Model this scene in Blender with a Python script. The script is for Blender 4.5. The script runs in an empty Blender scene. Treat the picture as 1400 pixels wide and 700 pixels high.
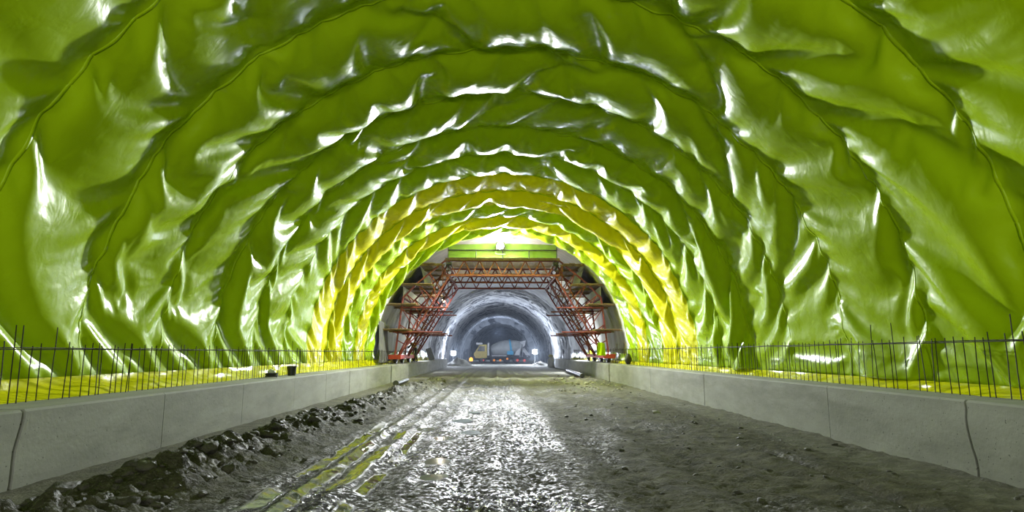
import bpy, bmesh, math, random, time
import numpy as np
from mathutils import Vector, Matrix

scene = bpy.context.scene
COL = scene.collection
PI = math.pi

# ------------------------------------------------------------------ camera
cam_data = bpy.data.cameras.new('camera')
cam_data.sensor_width = 36.0
cam_data.lens = 850.0/1400*36
cam_data.clip_end = 600
cam = bpy.data.objects.new('camera', cam_data)
COL.objects.link(cam)
cam.location = (0, 0, 1.6)
PITCH = math.atan(132/850); YAW = math.atan(19/850*math.cos(PITCH))
cam.rotation_euler = (PI/2+PITCH, 0, -YAW)
scene.camera = cam

# ------------------------------------------------------------------ world, exposure
world = bpy.data.worlds.new('world'); scene.world = world; world.use_nodes = True
bg = world.node_tree.nodes['Background']
bg.inputs[0].default_value = (0.80, 0.90, 1.0, 1); bg.inputs[1].default_value = 0.6   # soft fill added through the vault's open end behind the camera
vs = scene.view_settings
vs.view_transform = 'Standard'; vs.look = 'None'; vs.gamma = 1.0; vs.use_curve_mapping = False
vs.exposure = 0.0
scene.cycles.max_bounces = 6; scene.cycles.diffuse_bounces = 4; scene.cycles.glossy_bounces = 3
scene.cycles.transparent_max_bounces = 6; scene.cycles.volume_bounces = 0
scene.cycles.sample_clamp_indirect = 8
scene.cycles.caustics_reflective = False; scene.cycles.caustics_refractive = False

# ------------------------------------------------------------------ work lights (lamps) and added fills
def light(name, kind, loc, power, color=(1, 1, 1), target=None, **kw):
    d = bpy.data.lights.new(name, kind); d.energy = power; d.color = color
    for k, v in kw.items(): setattr(d, k, v)
    o = bpy.data.objects.new(name, d); COL.objects.link(o); o.location = loc
    if target is not None:
        o.rotation_euler = (Vector(target)-Vector(loc)).to_track_quat('-Z', 'Y').to_euler()
    return o
# floods along the tunnel, aimed towards the camera from the gantry top, and fills behind the camera
light('gantry_flood_light', 'SPOT', (0.1, 36.6, 7.95), 34000, (.93, .97, 1), target=(0, 6, 3.2), spot_size=math.radians(110), spot_blend=1, shadow_soft_size=.4)
light('gantry_side_light', 'SPOT', (0.1, 36.6, 7.95), 7500, (1, .99, .95), target=(0, 31, 4), spot_size=math.radians(178), spot_blend=.15, shadow_soft_size=.35)
light('gantry_glow_light', 'POINT', (0.1, 36.6, 7.95), 700, (.95, .98, 1), shadow_soft_size=.3)
light('site_lamp_light', 'POINT', (-4.05, 45.6, 5.1), 90, (1, .9, .72), shadow_soft_size=.13)
light('deck_fill_light', 'POINT', (0.3, 39.5, 7.85), 330, (.97, .98, 1), shadow_soft_size=.2)  # added on the deck without a fixture, to brighten the vault above
# tripod floods beside the truck and the right kerb lamp behind the gantry, with an added left match
for x_ in (-6.0, 5.0):
    light('tripod_flood_light', 'SPOT', (x_, 83.7, 1.6), 5500, (.80, .87, 1), target=(x_*.3, 40, 4), spot_size=math.radians(130), spot_blend=.8, shadow_soft_size=.35)
    light('tripod_glow_light', 'POINT', (x_, 83.6, 1.7), 3000, (.72, .80, 1), shadow_soft_size=.35)
light('kerb_light', 'POINT', (6.6, 50, 1.6), 1100, (.92, .95, 1), shadow_soft_size=.2)
light('kerb_light', 'POINT', (-6.1, 52, 1.6), 220, (.92, .95, 1), shadow_soft_size=.2)  # weaker match for the right one, added with no lamp visible
light('heading_fill_light', 'POINT', (0, 125, 5.5), 1500, (.62, .74, 1), shadow_soft_size=.3)  # unseen source added to lift the dark far tunnel
light('rear_fill_light', 'AREA', (-2.5, -5.5, 3.2), 420, (1, .98, .93), target=(-1, 20, 4), shape='RECTANGLE', size=2.0, size_y=1.0)  # pair of unseen fills added behind the camera
light('rear_fill_light', 'AREA', (3.0, -5.5, 3.2), 420, (1, .98, .93), target=(1, 20, 4), shape='RECTANGLE', size=2.0, size_y=1.0)
# ------------------------------------------------------------------ materials
class NT:
    def __init__(self, name):
        self.m = bpy.data.materials.new(name); self.m.use_nodes = True
        self.t = self.m.node_tree; self.b = self.t.nodes['Principled BSDF']
        self.co = None
    def n(self, typ, **kw):
        x = self.t.nodes.new(typ)
        for k, v in kw.items(): setattr(x, k, v)
        return x
    def put(self, sock, v):
        if isinstance(v, bpy.types.NodeSocket): self.t.links.new(v, sock)
        elif v is not None: sock.default_value = v
    def coord(self, kind='Object'):
        if self.co is None: self.co = self.n('ShaderNodeTexCoord')
        return self.co.outputs[kind]
    def mapped(self, scale=(1, 1, 1), loc=(0, 0, 0), kind='Object', geo=False):
        m = self.n('ShaderNodeMapping'); m.inputs['Scale'].default_value = scale; m.inputs['Location'].default_value = loc
        if geo:
            g = self.n('ShaderNodeNewGeometry'); self.put(m.inputs[0], g.outputs['Position'])
        else: self.put(m.inputs[0], self.coord(kind))
        return m.outputs[0]
    def noise(self, scale, detail=4, rough=.55, vec=None, dist=0):
        x = self.n('ShaderNodeTexNoise'); x.inputs['Scale'].default_value = scale; x.inputs['Detail'].default_value = detail
        x.inputs['Roughness'].default_value = rough; x.inputs['Distortion'].default_value = dist
        self.put(x.inputs['Vector'], vec if vec is not None else self.coord()); return x.outputs['Fac']
    def ramp(self, fac, stops, interp='LINEAR'):
        r = self.n('ShaderNodeValToRGB'); r.color_ramp.interpolation = interp
        e = r.color_ramp.elements
        while len(e) < len(stops): e.new(.5)
        for q, (p, c) in zip(e, stops):
            q.position = p; q.color = (c, c, c, 1) if isinstance(c, (int, float)) else (*c, 1)
        self.put(r.inputs[0], fac); return r.outputs[0]
    def mix(self, fac, a, b, mode='MIX'):
        x = self.n('ShaderNodeMix', data_type='RGBA', blend_type=mode)
        self.put(x.inputs[0], fac)
        self.put(x.inputs[6], (*a, 1) if isinstance(a, tuple) else a); self.put(x.inputs[7], (*b, 1) if isinstance(b, tuple) else b)
        return x.outputs[2]
    def math(self, op, a, b=None, clamp=False):
        x = self.n('ShaderNodeMath', operation=op, use_clamp=clamp); self.put(x.inputs[0], a); self.put(x.inputs[1], b); return x.outputs[0]
    def bump(self, h, strength=.5, dist=.02, normal=None):
        x = self.n('ShaderNodeBump'); x.inputs['Strength'].default_value = strength; x.inputs['Distance'].default_value = dist
        self.put(x.inputs['Height'], h); self.put(x.inputs['Normal'], normal)
        return x.outputs[0]
    def out(self, color=None, rough=None, metal=None, normal=None, spec=None, **kw):
        i = self.b.inputs
        if isinstance(color, tuple): color = (*color, 1)
        self.put(i['Base Color'], color); self.put(i['Roughness'], rough); self.put(i['Metallic'], metal)
        self.put(i['Normal'], normal); self.put(i['Specular IOR Level'], spec)
        for k, v in kw.items(): self.put(i[k.replace('_', ' ')], v)
        return self.m
def simple(name, color, rough=.6, metal=0, var=.25, nscale=6, bump=.0):
    q = NT(name); f = q.noise(nscale)
    d = tuple(c*(1-var) for c in color); l = tuple(min(1, c*(1+var)) for c in color)
    nm = q.bump(q.noise(nscale*8), bump, .01) if bump else None
    return q.out(q.ramp(f, [(.3, d), (.7, l)]), q.ramp(q.noise(nscale*2), [(.3, rough*.85), (.7, min(1, rough*1.15))]), metal, nm)
def emitter(name, color, strength):
    q = NT(name); e = q.n('ShaderNodeEmission'); e.inputs[0].default_value = (*color, 1); e.inputs[1].default_value = strength
    q.t.links.new(e.outputs[0], q.t.nodes['Material Output'].inputs[0]); return q.m

M = {}
def membrane_mat(name, dark, light_):
    q = NT(name)
    c = q.ramp(q.noise(.6, 3), [(.3, dark), (.7, light_)])
    dust = q.ramp(q.noise(1.1, 6, .7), [(.62, 0.), (.82, .25)])
    c = q.mix(dust, c, (.42, .46, .22))
    r = q.ramp(q.noise(2.5, 4), [(.3, .22), (.7, .34)])
    nm = q.bump(q.noise(2.2, 3, .5, dist=.6), .35, .05)
    nm = q.bump(q.noise(9, 3), .12, .02, nm)
    return q.out(c, r, 0, nm, .13, Specular_Tint=(.86, 1., .62, 1))
M['membrane'] = membrane_mat('yellow_green_plastic', (.325, .48, .004), (.38, .555, .007))
M['membrane_yellow'] = membrane_mat('yellow_and_lamplit_plastic', (.66, .65, .006), (.76, .73, .01))  # aprons' own colour; on the end sheets it stands in for lamplight
# concrete of the kerbs
q = NT('kerb_concrete')
v = q.mapped((1, .6, 1.6), geo=True)
base = q.ramp(q.noise(1.3, 6, .6, v), [(.28, (.19, .195, .165)), (.72, (.30, .305, .265))])
stain = q.ramp(q.noise(.9, 5, .65, q.mapped((1, .5, 2.5), (3, 1, 0), geo=True)), [(.50, 0.), (.68, .7)])
c = q.mix(stain, base, (.15, .15, .12))
pits = q.ramp(q.noise(26, 2, .5, q.mapped(geo=True)), [(.27, 1.), (.31, 0.)])
c = q.mix(pits, c, (.07, .07, .055))
nm = q.bump(q.noise(14, 6, .6, q.mapped(geo=True)), .25, .02)
M['concrete'] = q.out(c, .85, 0, nm)
M['joint'] = simple('joint_filler', (.06, .062, .05), .9)
M['rebar'] = simple('dark_rebar_steel', (.020, .016, .012), .85, 0, .4, 20)
# white felt, shotcrete
q = NT('felt_geotextile')
c = q.ramp(q.noise(.8, 6, .65, q.mapped((1, 2, .5), geo=True)), [(.3, (.42, .43, .42)), (.7, (.66, .67, .66))])
M['felt'] = q.out(c, .95, 0, q.bump(q.noise(5, 6, .7), .5, .04))
q = NT('grey_felt')
c = q.ramp(q.noise(1.2, 6, .65, q.mapped((1, 2.5, .35), geo=True)), [(.3, (.13, .135, .125)), (.7, (.27, .275, .26))])
M['felt_grey'] = q.out(c, .95, 0, q.bump(q.noise(5, 6, .7), .5, .04))
q = NT('shotcrete')
c = q.ramp(q.noise(.7, 7, .65, q.mapped(geo=True)), [(.28, (.22, .23, .24)), (.72, (.42, .43, .44))])
c = q.mix(q.math('MULTIPLY', q.ramp(q.noise(1.0, 4, .6, q.mapped((.35, 1.6, .35), geo=True)), [(.52, 0.), (.57, .9)]), q.n('ShaderNodeAttribute', attribute_name='rocky').outputs['Fac']), c, (.03, .035, .045))  # dirt dashes along the arcs, with the shade of dents put into colour
c = q.mix(q.ramp(q.noise(1.7, 5, .7, q.mapped((1, .3, 1), geo=True)), [(.58, 0.), (.72, .6)]), c, (.10, .11, .13))
M['shotcrete'] = q.out(c, .8, 0, q.bump(q.noise(3, 7, .7, q.mapped(geo=True)), .7, .12))
# mud floor; vertex attributes hold how wet and how pale the ground is
q = NT('wet_mud')
wet = q.n('ShaderNodeAttribute', attribute_name='wet').outputs['Fac']
pale = q.n('ShaderNodeAttribute', attribute_name='pale').outputs['Fac']
pos = q.mapped(geo=True)
f = q.noise(3.2, 7, .68, pos)
dry = q.ramp(f, [(.25, (.030, .030, .016)), (.5, (.078, .075, .042)), (.75, (.15, .145, .088))])
wetc = q.ramp(f, [(.3, (.009, .0088, .006)), (.7, (.026, .025, .017))])
c = q.mix(wet, dry, wetc)
palec = q.ramp(f, [(.3, (.26, .26, .215)), (.7, (.44, .44, .38))])
c = q.mix(pale, c, palec)
speck = q.ramp(q.noise(40, 2, .5, pos), [(.62, 0.), (.70, .35)])
c = q.mix(speck, c, (.24, .24, .19))
wn = q.noise(2.2, 5, .6, pos)
wetr = q.ramp(wn, [(.35, .08), (.65, .22)])
film = q.ramp(q.noise(17, 3, .62, pos), [(.50, 0.), (.57, 1.)])
film = q.math('MULTIPLY', film, wet)
slick = q.n('ShaderNodeAttribute', attribute_name='slick').outputs['Fac']
film = q.math('MAXIMUM', film, slick)
dr = q.n('ShaderNodeMix', data_type='FLOAT'); q.put(dr.inputs[0], film); dr.inputs[2].default_value = .9; q.put(dr.inputs[3], wetr)
r = q.math('MULTIPLY', dr.outputs[0], q.math('SUBTRACT', 1., q.math('MULTIPLY', slick, .6)))
grav = q.n('ShaderNodeTexVoronoi'); grav.inputs['Scale'].default_value = 26; q.put(grav.inputs['Vector'], pos)
h = q.math('ADD', q.math('MULTIPLY', q.noise(30, 6, .7, pos), 1.0), q.math('MULTIPLY', grav.outputs['Distance'], .5))
calm = q.math('SUBTRACT', 1., q.math('MULTIPLY', q.ramp(slick, [(0., 0.), (.3, 1.)]), .96))
nm = q.bump(q.math('MULTIPLY', q.noise(11, 5, .65, pos), calm), .8, .09)
nm = q.bump(q.math('MULTIPLY', h, calm), .8, .03, nm)
sm = q.n('ShaderNodeMix', data_type='FLOAT'); q.put(sm.inputs[0], film); sm.inputs[2].default_value = .12; sm.inputs[3].default_value = .5
M['mud'] = q.out(c, r, 0, nm, sm.outputs[0])
M['clod'] = (lambda q: q.out(q.ramp(q.noise(5, 6, .65, q.mapped(geo=True)), [(.3, (.022, .021, .013)), (.7, (.062, .059, .036))]), q.ramp(q.noise(3, 3), [(.4, .45), (.6, .8)]), 0, q.bump(q.noise(18, 6, .7, q.mapped(geo=True)), .9, .04)))(NT('mud_clod'))
q = NT('grey_felt_dark')
c = q.ramp(q.noise(1.2, 6, .65, q.mapped((1, 2.5, .35), geo=True)), [(.3, (.07, .072, .068)), (.7, (.15, .152, .145))])
M['felt_dark'] = q.out(c, .95, 0, q.bump(q.noise(5, 6, .7), .5, .04))
M['rubble'] = (lambda q: q.out(q.ramp(q.noise(4, 5, .6, q.mapped(geo=True)), [(.3, (.20, .19, .15)), (.7, (.38, .37, .30))]), .85, 0, q.bump(q.noise(14, 5, .7, q.mapped(geo=True)), .7, .04)))(NT('pale_rubble'))
M['water'] = (lambda q: q.out((.20, .245, .225), .12, 0, q.bump(q.noise(4, 2, .5, q.mapped(geo=True)), .03, .02), .2))(NT('puddle_water'))
M['red'] = simple('red_oxide_paint', (.175, .032, .030), .6, 0, .35, 3)
M['red_bright'] = simple('red_paint', (.42, .05, .03), .7, 0, .2, 3)
M['timber'] = simple('weathered_timber', (.24, .165, .085), .8, 0, .35, 5, .3)
M['ply'] = simple('plywood_deck', (.42, .30, .15), .75, 0, .25, 3)
M['dark_steel'] = simple('dark_steel', (.06, .06, .055), .5, .6, .3, 8)
M['black'] = simple('black_plastic', (.018, .018, .018), .5, 0, .2)
M['pipe'] = simple('grey_pipe', (.10, .105, .11), .45, .2, .3)
M['screen'] = simple('green_fabric', (.17, .26, .035), .75, 0, .15, 3)
M['pale_sheet'] = simple('pale_plastic_sheet', (.62, .66, .52), .6, 0, .12, 3)
M['cab'] = simple('yellow_cab_paint', (.42, .34, .07), .45, 0, .2)
M['drum'] = simple('grey_drum_paint', (.36, .38, .38), .5, 0, .15, 2)
M['blue'] = simple('blue_paint', (.06, .36, .60), .45, 0, .1)
M['white_paint'] = simple('white_paint', (.62, .63, .64), .5, 0, .12)
M['rubber'] = simple('rubber', (.02, .02, .022), .85, 0, .2)
M['chassis'] = simple('dark_chassis', (.045, .045, .05), .6, .3, .2)
M['glass_dark'] = simple('dark_glass', (.02, .03, .035), .1, 0, .1)
M['lamp_white'] = emitter('lamp_white', (.93, .96, 1), 60)
M['lamp_far'] = emitter('lamp_far', (.88, .92, 1), 60)
M['lamp_warm'] = emitter('lamp_warm', (1, .85, .6), 14)
M['lamp_orange'] = emitter('lamp_orange', (1, .42, .06), 2.5)
M['lamp_orange_dim'] = emitter('lamp_orange_dim', (1, .36, .08), .7)
M['lamp_red'] = emitter('lamp_red', (.9, .14, .12), .6)
M['vest'] = simple('yellow_safety_fabric', (.62, .72, .05), .7, 0, .1)
M['cloth'] = simple('dark_grey_clothing', (.07, .072, .08), .85, 0, .2)
M['skin'] = simple('skin', (.45, .28, .20), .55, 0, .1)
M['helmet'] = simple('yellow_helmet', (.75, .62, .05), .4, 0, .05)
M['white_film'] = simple('white_film', (.6, .62, .6), .4, 0, .1)
q = NT('dusty_air')
vsn = q.n('ShaderNodeVolumeScatter'); vsn.inputs['Color'].default_value = (.75, .86, 1, 1); vsn.inputs['Density'].default_value = .0022; vsn.inputs['Anisotropy'].default_value = .2
q.t.links.new(vsn.outputs[0], q.t.nodes['Material Output'].inputs['Volume'])
q.t.nodes.remove(q.b); M['haze'] = q.m
def link(name, mesh, mat, parent=None, smooth=False):
    o = bpy.data.objects.new(name, mesh); COL.objects.link(o)
    if mat is not None and not mesh.materials: mesh.materials.append(mat)
    if parent is not None: o.parent = parent
    if smooth: mesh.shade_smooth()
    return o
def tag(o, label=None, cat=None, group=None, kind=None):
    if label: o['label'] = label
    if cat: o['category'] = cat
    if group: o['group'] = group
    if kind: o['kind'] = kind
    return o
def empty(name, loc=(0, 0, 0), rz=0, label=None, cat=None, group=None, kind=None):
    o = bpy.data.objects.new(name, None); COL.objects.link(o); o.location = loc; o.rotation_euler = (0, 0, rz)
    o.empty_display_size = .2
    return tag(o, label, cat, group, kind)
def grid_mesh(name, P):
    a, b = P.shape[:2]
    me = bpy.data.meshes.new(name)
    idx = np.arange(a*b).reshape(a, b)
    q = np.stack([idx[:-1, :-1], idx[1:, :-1], idx[1:, 1:], idx[:-1, 1:]], -1).reshape(-1, 4)
    me.vertices.add(a*b); me.vertices.foreach_set('co', P.reshape(-1).astype(np.float32))
    me.loops.add(q.size); me.loops.foreach_set('vertex_index', q.reshape(-1).astype(np.int32))
    me.polygons.add(len(q)); me.polygons.foreach_set('loop_start', np.arange(0, q.size, 4, dtype=np.int32))
    me.update(calc_edges=True); me.validate()
    return me
class MB:                                    # collects shapes into one bmesh
    def __init__(self): self.bm = bmesh.new()
    def box(self, c, size, rot=None):
        m = Matrix.Translation(c)
        if rot is not None: m = m @ rot.to_4x4()
        bmesh.ops.create_cube(self.bm, size=1, matrix=m @ Matrix.Diagonal((*size, 1))); return self
    def bar(self, a, b, w, h=None, roll=(0, 0, 1)):       # rectangular bar from a to b
        a, b = Vector(a), Vector(b); d = b-a
        z = d.normalized(); x = Vector(roll).cross(z)
        if x.length < 1e-3: x = Vector((1, 0, 0)).cross(z)
        x.normalize(); y = z.cross(x)
        r = Matrix((x, y, z)).transposed()
        return self.box((a+b)/2, (w, h or w, d.length), r)
    def tube(self, a, b, r, r2=None, seg=8, caps=True):
        a, b = Vector(a), Vector(b); d = b-a
        q = d.to_track_quat('Z', 'Y').to_matrix().to_4x4()
        bmesh.ops.create_cone(self.bm, cap_ends=caps, segments=seg, radius1=r, radius2=r if r2 is None else r2, depth=d.length, matrix=Matrix.Translation((a+b)/2) @ q); return self
    def path(self, pts, r, seg=6):
        pts = [Vector(p) for p in pts]
        rings = []
        for i, p in enumerate(pts):
            d = (pts[min(i+1, len(pts)-1)]-pts[max(i-1, 0)]).normalized()
            x = d.orthogonal().normalized(); y = d.cross(x)
            if rings:
                x = (lastx-d*lastx.dot(d)).normalized(); y = d.cross(x)
            lastx = x
            rings.append([self.bm.verts.new(p+(x*math.cos(2*PI*k/seg)+y*math.sin(2*PI*k/seg))*r) for k in range(seg)])
        for u, v in zip(rings, rings[1:]):
            for k in range(seg): self.bm.faces.new((u[k], u[(k+1) % seg], v[(k+1) % seg], v[k]))
        self.bm.faces.new(rings[0][::-1]); self.bm.faces.new(rings[-1]); return self
    def lathe(self, prof, origin, axis=(0, 0, 1), seg=20):   # prof: (radius, height) pairs
        q = Vector(axis).to_track_quat('Z', 'Y').to_matrix(); o = Vector(origin)
        rings = [[self.bm.verts.new(o+q @ Vector((r*math.cos(2*PI*k/seg), r*math.sin(2*PI*k/seg), h))) for k in range(seg)] for r, h in prof]
        for u, v in zip(rings, rings[1:]):
            for k in range(seg): self.bm.faces.new((u[k], u[(k+1) % seg], v[(k+1) % seg], v[k]))
        if prof[0][0] > 1e-4: self.bm.faces.new(rings[0][::-1])
        if prof[-1][0] > 1e-4: self.bm.faces.new(rings[-1])
        return self
    def prism(self, pts, y0, y1, axis='y'):                # outline in x,z extruded along y
        f = (lambda p, t: (p[0], t, p[1])) if axis == 'y' else (lambda p, t: (t, p[0], p[1]))
        a = [self.bm.verts.new(f(p, y0)) for p in pts]; b = [self.bm.verts.new(f(p, y1)) for p in pts]
        n = len(pts)
        self.bm.faces.new(a); self.bm.faces.new(b[::-1])
        for k in range(n): self.bm.faces.new((a[k], b[k], b[(k+1) % n], a[(k+1) % n]))
        return self
    def ico(self, c, r, sub=1, scale=(1, 1, 1)):
        bmesh.ops.create_icosphere(self.bm, subdivisions=sub, radius=r, matrix=Matrix.Translation(c) @ Matrix.Diagonal((*scale, 1))); return self
    def build(self, name, mat, parent=None, smooth=False, bevel=0):
        if bevel: bmesh.ops.bevel(self.bm, geom=list(self.bm.edges), offset=bevel, segments=2, affect='EDGES', profile=.6)
        bmesh.ops.recalc_face_normals(self.bm, faces=self.bm.faces)
        me = bpy.data.meshes.new(name); self.bm.to_mesh(me); self.bm.free()
        return link(name, me, mat, parent, smooth)
_g = np.random.default_rng(5).random((256, 256)).astype(np.float32)
def vnoise(x, y):
    xi, yi = np.floor(x).astype(int), np.floor(y).astype(int); fx, fy = x-xi, y-yi
    fx = fx*fx*(3-2*fx); fy = fy*fy*(3-2*fy)
    g = lambda a, b: _g[(xi+a) & 255, (yi+b) & 255]
    return (g(0, 0)*(1-fx)+g(1, 0)*fx)*(1-fy)+(g(0, 1)*(1-fx)+g(1, 1)*fx)*fy-.5
def fbm(x, y, oct=4, gain=.5):
    s = 0; a = 1
    for i in range(oct):
        s = s+a*vnoise(x*2**i+17.3*i, y*2**i+9.1*i); a *= gain
    return s
def sstep(a, b, x):
    t = np.clip((x-a)/(b-a), 0, 1); return t*t*(3-2*t)
CR, SR = math.cos(PITCH), math.sin(PITCH)
CY, SY = math.cos(YAW), math.sin(YAW)
def ray(px, py):                                       # direction through a pixel of the 1400 x 700 photograph
    u, v = (px-700)/850, (350-py)/850
    f, z = CR-v*SR, SR+v*CR
    return Vector((u*CY+f*SY, f*CY-u*SY, z))
def at(px, py, D):
    d = ray(px, py); return Vector((0, 0, 1.6))+d*(D/d.y)
def ground(px, py, z=0):
    d = ray(px, py); return Vector((0, 0, 1.6))+d*((z-1.6)/d.z)
# ------------------------------------------------------------------ draped membrane: a small cloth simulation on one grid
XC, ZC, RX, RZ = 0.2, 1.6, 7.25, 6.9
SHEET, NSH, Y0 = 2.5, 15, -1.8
def shell(sv):
    # lower verticals of 0.5 m then a half ellipse; sv in 0..1
    f = np.linspace(0, np.pi, 721)
    xs = np.concatenate([[XC-RX], XC-RX*np.cos(f), [XC+RX]]); zs = np.concatenate([[1.1], ZC+RZ*np.sin(f), [1.1]])
    L = np.concatenate([[0], np.cumsum(np.hypot(np.diff(xs), np.diff(zs)))])
    return np.interp(sv*L[-1], L, xs), np.interp(sv*L[-1], L, zs), L[-1]
def smooth_noise(rng, n, m, cells):
    a = rng.standard_normal((cells[0]+3, cells[1]+3))
    u = np.linspace(0, cells[0], n); v = np.linspace(0, cells[1], m)
    def wt(x):
        i = x.astype(int); f = x-i
        w = np.stack([(1-f)**3/6, (3*f**3-6*f*f+4)/6, (-3*f**3+3*f*f+3*f+1)/6, f**3/6], -1)
        return i, w
    iu, wu = wt(u*0.9999); iv, wv = wt(v*0.9999)
    t = sum(a[iu+k]*wu[:, k:k+1] for k in range(4))
    return sum(t[:, iv+k]*wv[:, k] for k in range(4))
def drape():
    rng = np.random.default_rng(11)
    C = 40                        # cells per sheet across, finest level
    NT, NS = NSH*C+1, 361
    pin = np.zeros((NS, NT), bool)
    inset = np.zeros((NS, NT)); yoff = np.zeros((NS, NT)); wand = .12*smooth_noise(rng, NS, NSH+1, (5, 15)); wand[:, -1] = 0
    for k in range(NSH+1):
        s = 0
        while s < NS:
            pin[s, k*C] = True; inset[s, k*C] = rng.uniform(0, .05); yoff[s, k*C] = rng.uniform(-.05, .05)+wand[s, k]
            s += int(rng.choice([4, 8, 8, 12]))
        pin[0, k*C] = pin[NS-1, k*C] = True
    for k in range(NSH):          # fixing discs inside the sheets
        s = int(rng.integers(2, 8))*4
        while s < NS:
            pin[s, k*C+int(rng.choice([12, 16, 20, 24]))] = rng.random() < .2
            s += int(rng.choice([28, 36, 44]))
    pin[0, :] = pin[-1, :] = True
    sv = np.linspace(0, 1, NS)
    X, Z, L = shell(sv)
    y = Y0+np.arange(NT)*SHEET/C
    up = np.clip((Z-ZC)/RZ, 0, 1)[:, None]
    ex_t = 1+np.repeat(rng.uniform(.8, 1.25, NSH)*np.where(np.arange(NSH) > 9, .6, 1), C)[None]*(.0135+.006*up)
    exs = 1+.007+.007*up+.006*smooth_noise(rng, NS, NT, (14, 30))
    shear = .085*smooth_noise(rng, NS, NT, (9, 2*NSH))
    P = None
    for lev, (st, steps, iters, kb) in enumerate([(4, 260, 4, .06), (2, 100, 4, .12), (1, 50, 3, .15)]):
        ns, nt = (NS-1)//st+1, (NT-1)//st+1
        x, z = X[::st], Z[::st]; yy = y[::st]
        G = np.stack([np.broadcast_to(x[:, None], (ns, nt)), np.broadcast_to(yy[None], (ns, nt)), np.broadcast_to(z[:, None], (ns, nt))], -1).astype(np.float32)
        pn = pin[::st, ::st]; ins = inset[::st, ::st]
        N = np.stack([(XC-G[..., 0])/RX**2, 0*G[..., 1], np.minimum(0, (ZC-G[..., 2]))/RZ**2], -1); N /= np.linalg.norm(N, axis=-1, keepdims=True)
        if P is None:
            P = G+N*(.05+.06*smooth_noise(rng, ns, nt, (24, 75))[..., None]).astype(np.float32)
        else:
            Q = np.zeros_like(G); Q[::2, ::2] = P
            Q[1::2, ::2] = (P[1:]+P[:-1])/2; Q[:, 1::2] = (Q[:, 2::2]+Q[:, :-1:2])/2
            P = Q+N*(.010*rng.standard_normal((ns, nt, 1))).astype(np.float32)
        w = (~pn).astype(np.float32)[..., None]
        pinpos = G+N*ins[..., None]; pinpos[..., 1] += yoff[::st, ::st]
        P = np.where(pn[..., None], pinpos, P).astype(np.float32)
        rs = (np.linalg.norm(G[1:]-G[:-1], axis=-1)*exs[::st, ::st][:ns-1, :nt]).astype(np.float32)
        rt = (np.diff(yy)[None]*ex_t[::st, ::st][:, :nt-1]).astype(np.float32)
        sh = shear[::st, ::st][1:, 1:]*2*rs[:, 1:]*rt[1:]
        r2 = rs[:, 1:]**2+rt[1:]**2
        ra, rb = np.sqrt(r2+sh).astype(np.float32), np.sqrt(r2-sh).astype(np.float32)
        def con(a, b, rest, k, stretch_only=0):
            pa, pb = P[a], P[b]
            d = pb-pa; l = np.sqrt((d*d).sum(-1, keepdims=True))+1e-9
            wa, wb = w[a], w[b]
            e = l-rest[..., None]
            if stretch_only == 1: e = np.maximum(e, 0)
            if stretch_only == -1: e = np.minimum(e, 0)
            c = k*e/l/np.maximum(wa+wb, 1e-6)*d
            P[a] += wa*c; P[b] -= wb*c
        S = slice
        V = np.zeros_like(P)
        uq = np.clip((G[..., 2:3]-ZC)/RZ, 0, 1); nf = (-.0001+.0005*uq**1.5).astype(np.float32)
        g = np.array([0, -1.0, -.7], np.float32)*(.0006/(4/st))
        for it in range(steps):
            V *= .96
            V += (g + N*nf/(4/st))*w
            old = P.copy(); P += V
            for q in range(iters):
                for o in (0, 1):
                    m = (ns-1-o)//2*2
                    con((S(o, o+m, 2),), (S(o+1, o+m+1, 2),), rs[o:o+m:2], 1.)
                    m = (nt-1-o)//2*2
                    con((S(None), S(o, o+m, 2)), (S(None), S(o+1, o+m+1, 2)), rt[:, o:o+m:2], 1.)
                for o in (0, 1):
                    m = (ns-1-o)//2*2
                    con((S(o, o+m, 2), S(0, -1)), (S(o+1, o+m+1, 2), S(1, None)), ra[o:o+m:2], .5)
                    con((S(o, o+m, 2), S(1, None)), (S(o+1, o+m+1, 2), S(0, -1)), rb[o:o+m:2], .5)
                # bending: far points kept apart
                for sk in (2, 4):
                    A = P.copy()
                    con((S(0, -sk),), (S(sk, None),), rs[:-sk+1 or None][:ns-sk]*sk*.995, kb*.5, -1)
                    con((S(None), S(0, -sk)), (S(None), S(sk, None)), rt[:, :nt-sk]*sk*.995, kb*.5, -1)
                # stay inside the shell
                dx = P[..., 0]-XC; dz = np.maximum(P[..., 2]-ZC, 0)
                r = np.sqrt((dx/RX)**2+(dz/RZ)**2); f = np.where(r > 1, 1/np.maximum(r, 1e-6), 1)
                P[..., 0] = XC+dx*f; P[..., 2] = np.where(P[..., 2] > ZC, ZC+dz*f, P[..., 2])
                P[pn] = pinpos[pn]
            V = np.clip(P-old, -.08, .08)
    return P, C
LAMPLIT = (10, 11, 13)  # end sheets coloured yellow to paint in the gantry lamp's light
# ------------------------------------------------------------------ tunnel vault
KL, KR = -5.73, 6.29                   # faces of the two kerb walls
ZL, ZR = .918, .97                     # their heights
rng = np.random.default_rng(3); random.seed(4)
def vault(ys, dR, disp=None, n=140, z0=-.35, name='ceiling'):
    f = np.linspace(0, PI, n-8)
    cx = np.concatenate([np.full(4, -1.), -np.cos(f), np.full(4, 1.)]); cz = np.concatenate([np.zeros(4), np.sin(f), np.zeros(4)])
    zlow = np.concatenate([np.linspace(z0-ZC, -.2, 4), np.zeros(n-8), np.linspace(-.2, z0-ZC, 4)])
    ys = np.asarray(ys, float); dR = np.asarray(dR, float)*np.ones(len(ys))
    d = dR[None, :]*np.ones((n, 1))
    if disp is not None: d = d-disp
    X = XC+cx[:, None]*(RX+d); Z = ZC+cz[:, None]*(RZ+d)+zlow[:, None]
    return grid_mesh(name, np.stack([X, np.broadcast_to(ys[None], X.shape), Z], -1))
ys = []; dr = []
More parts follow.
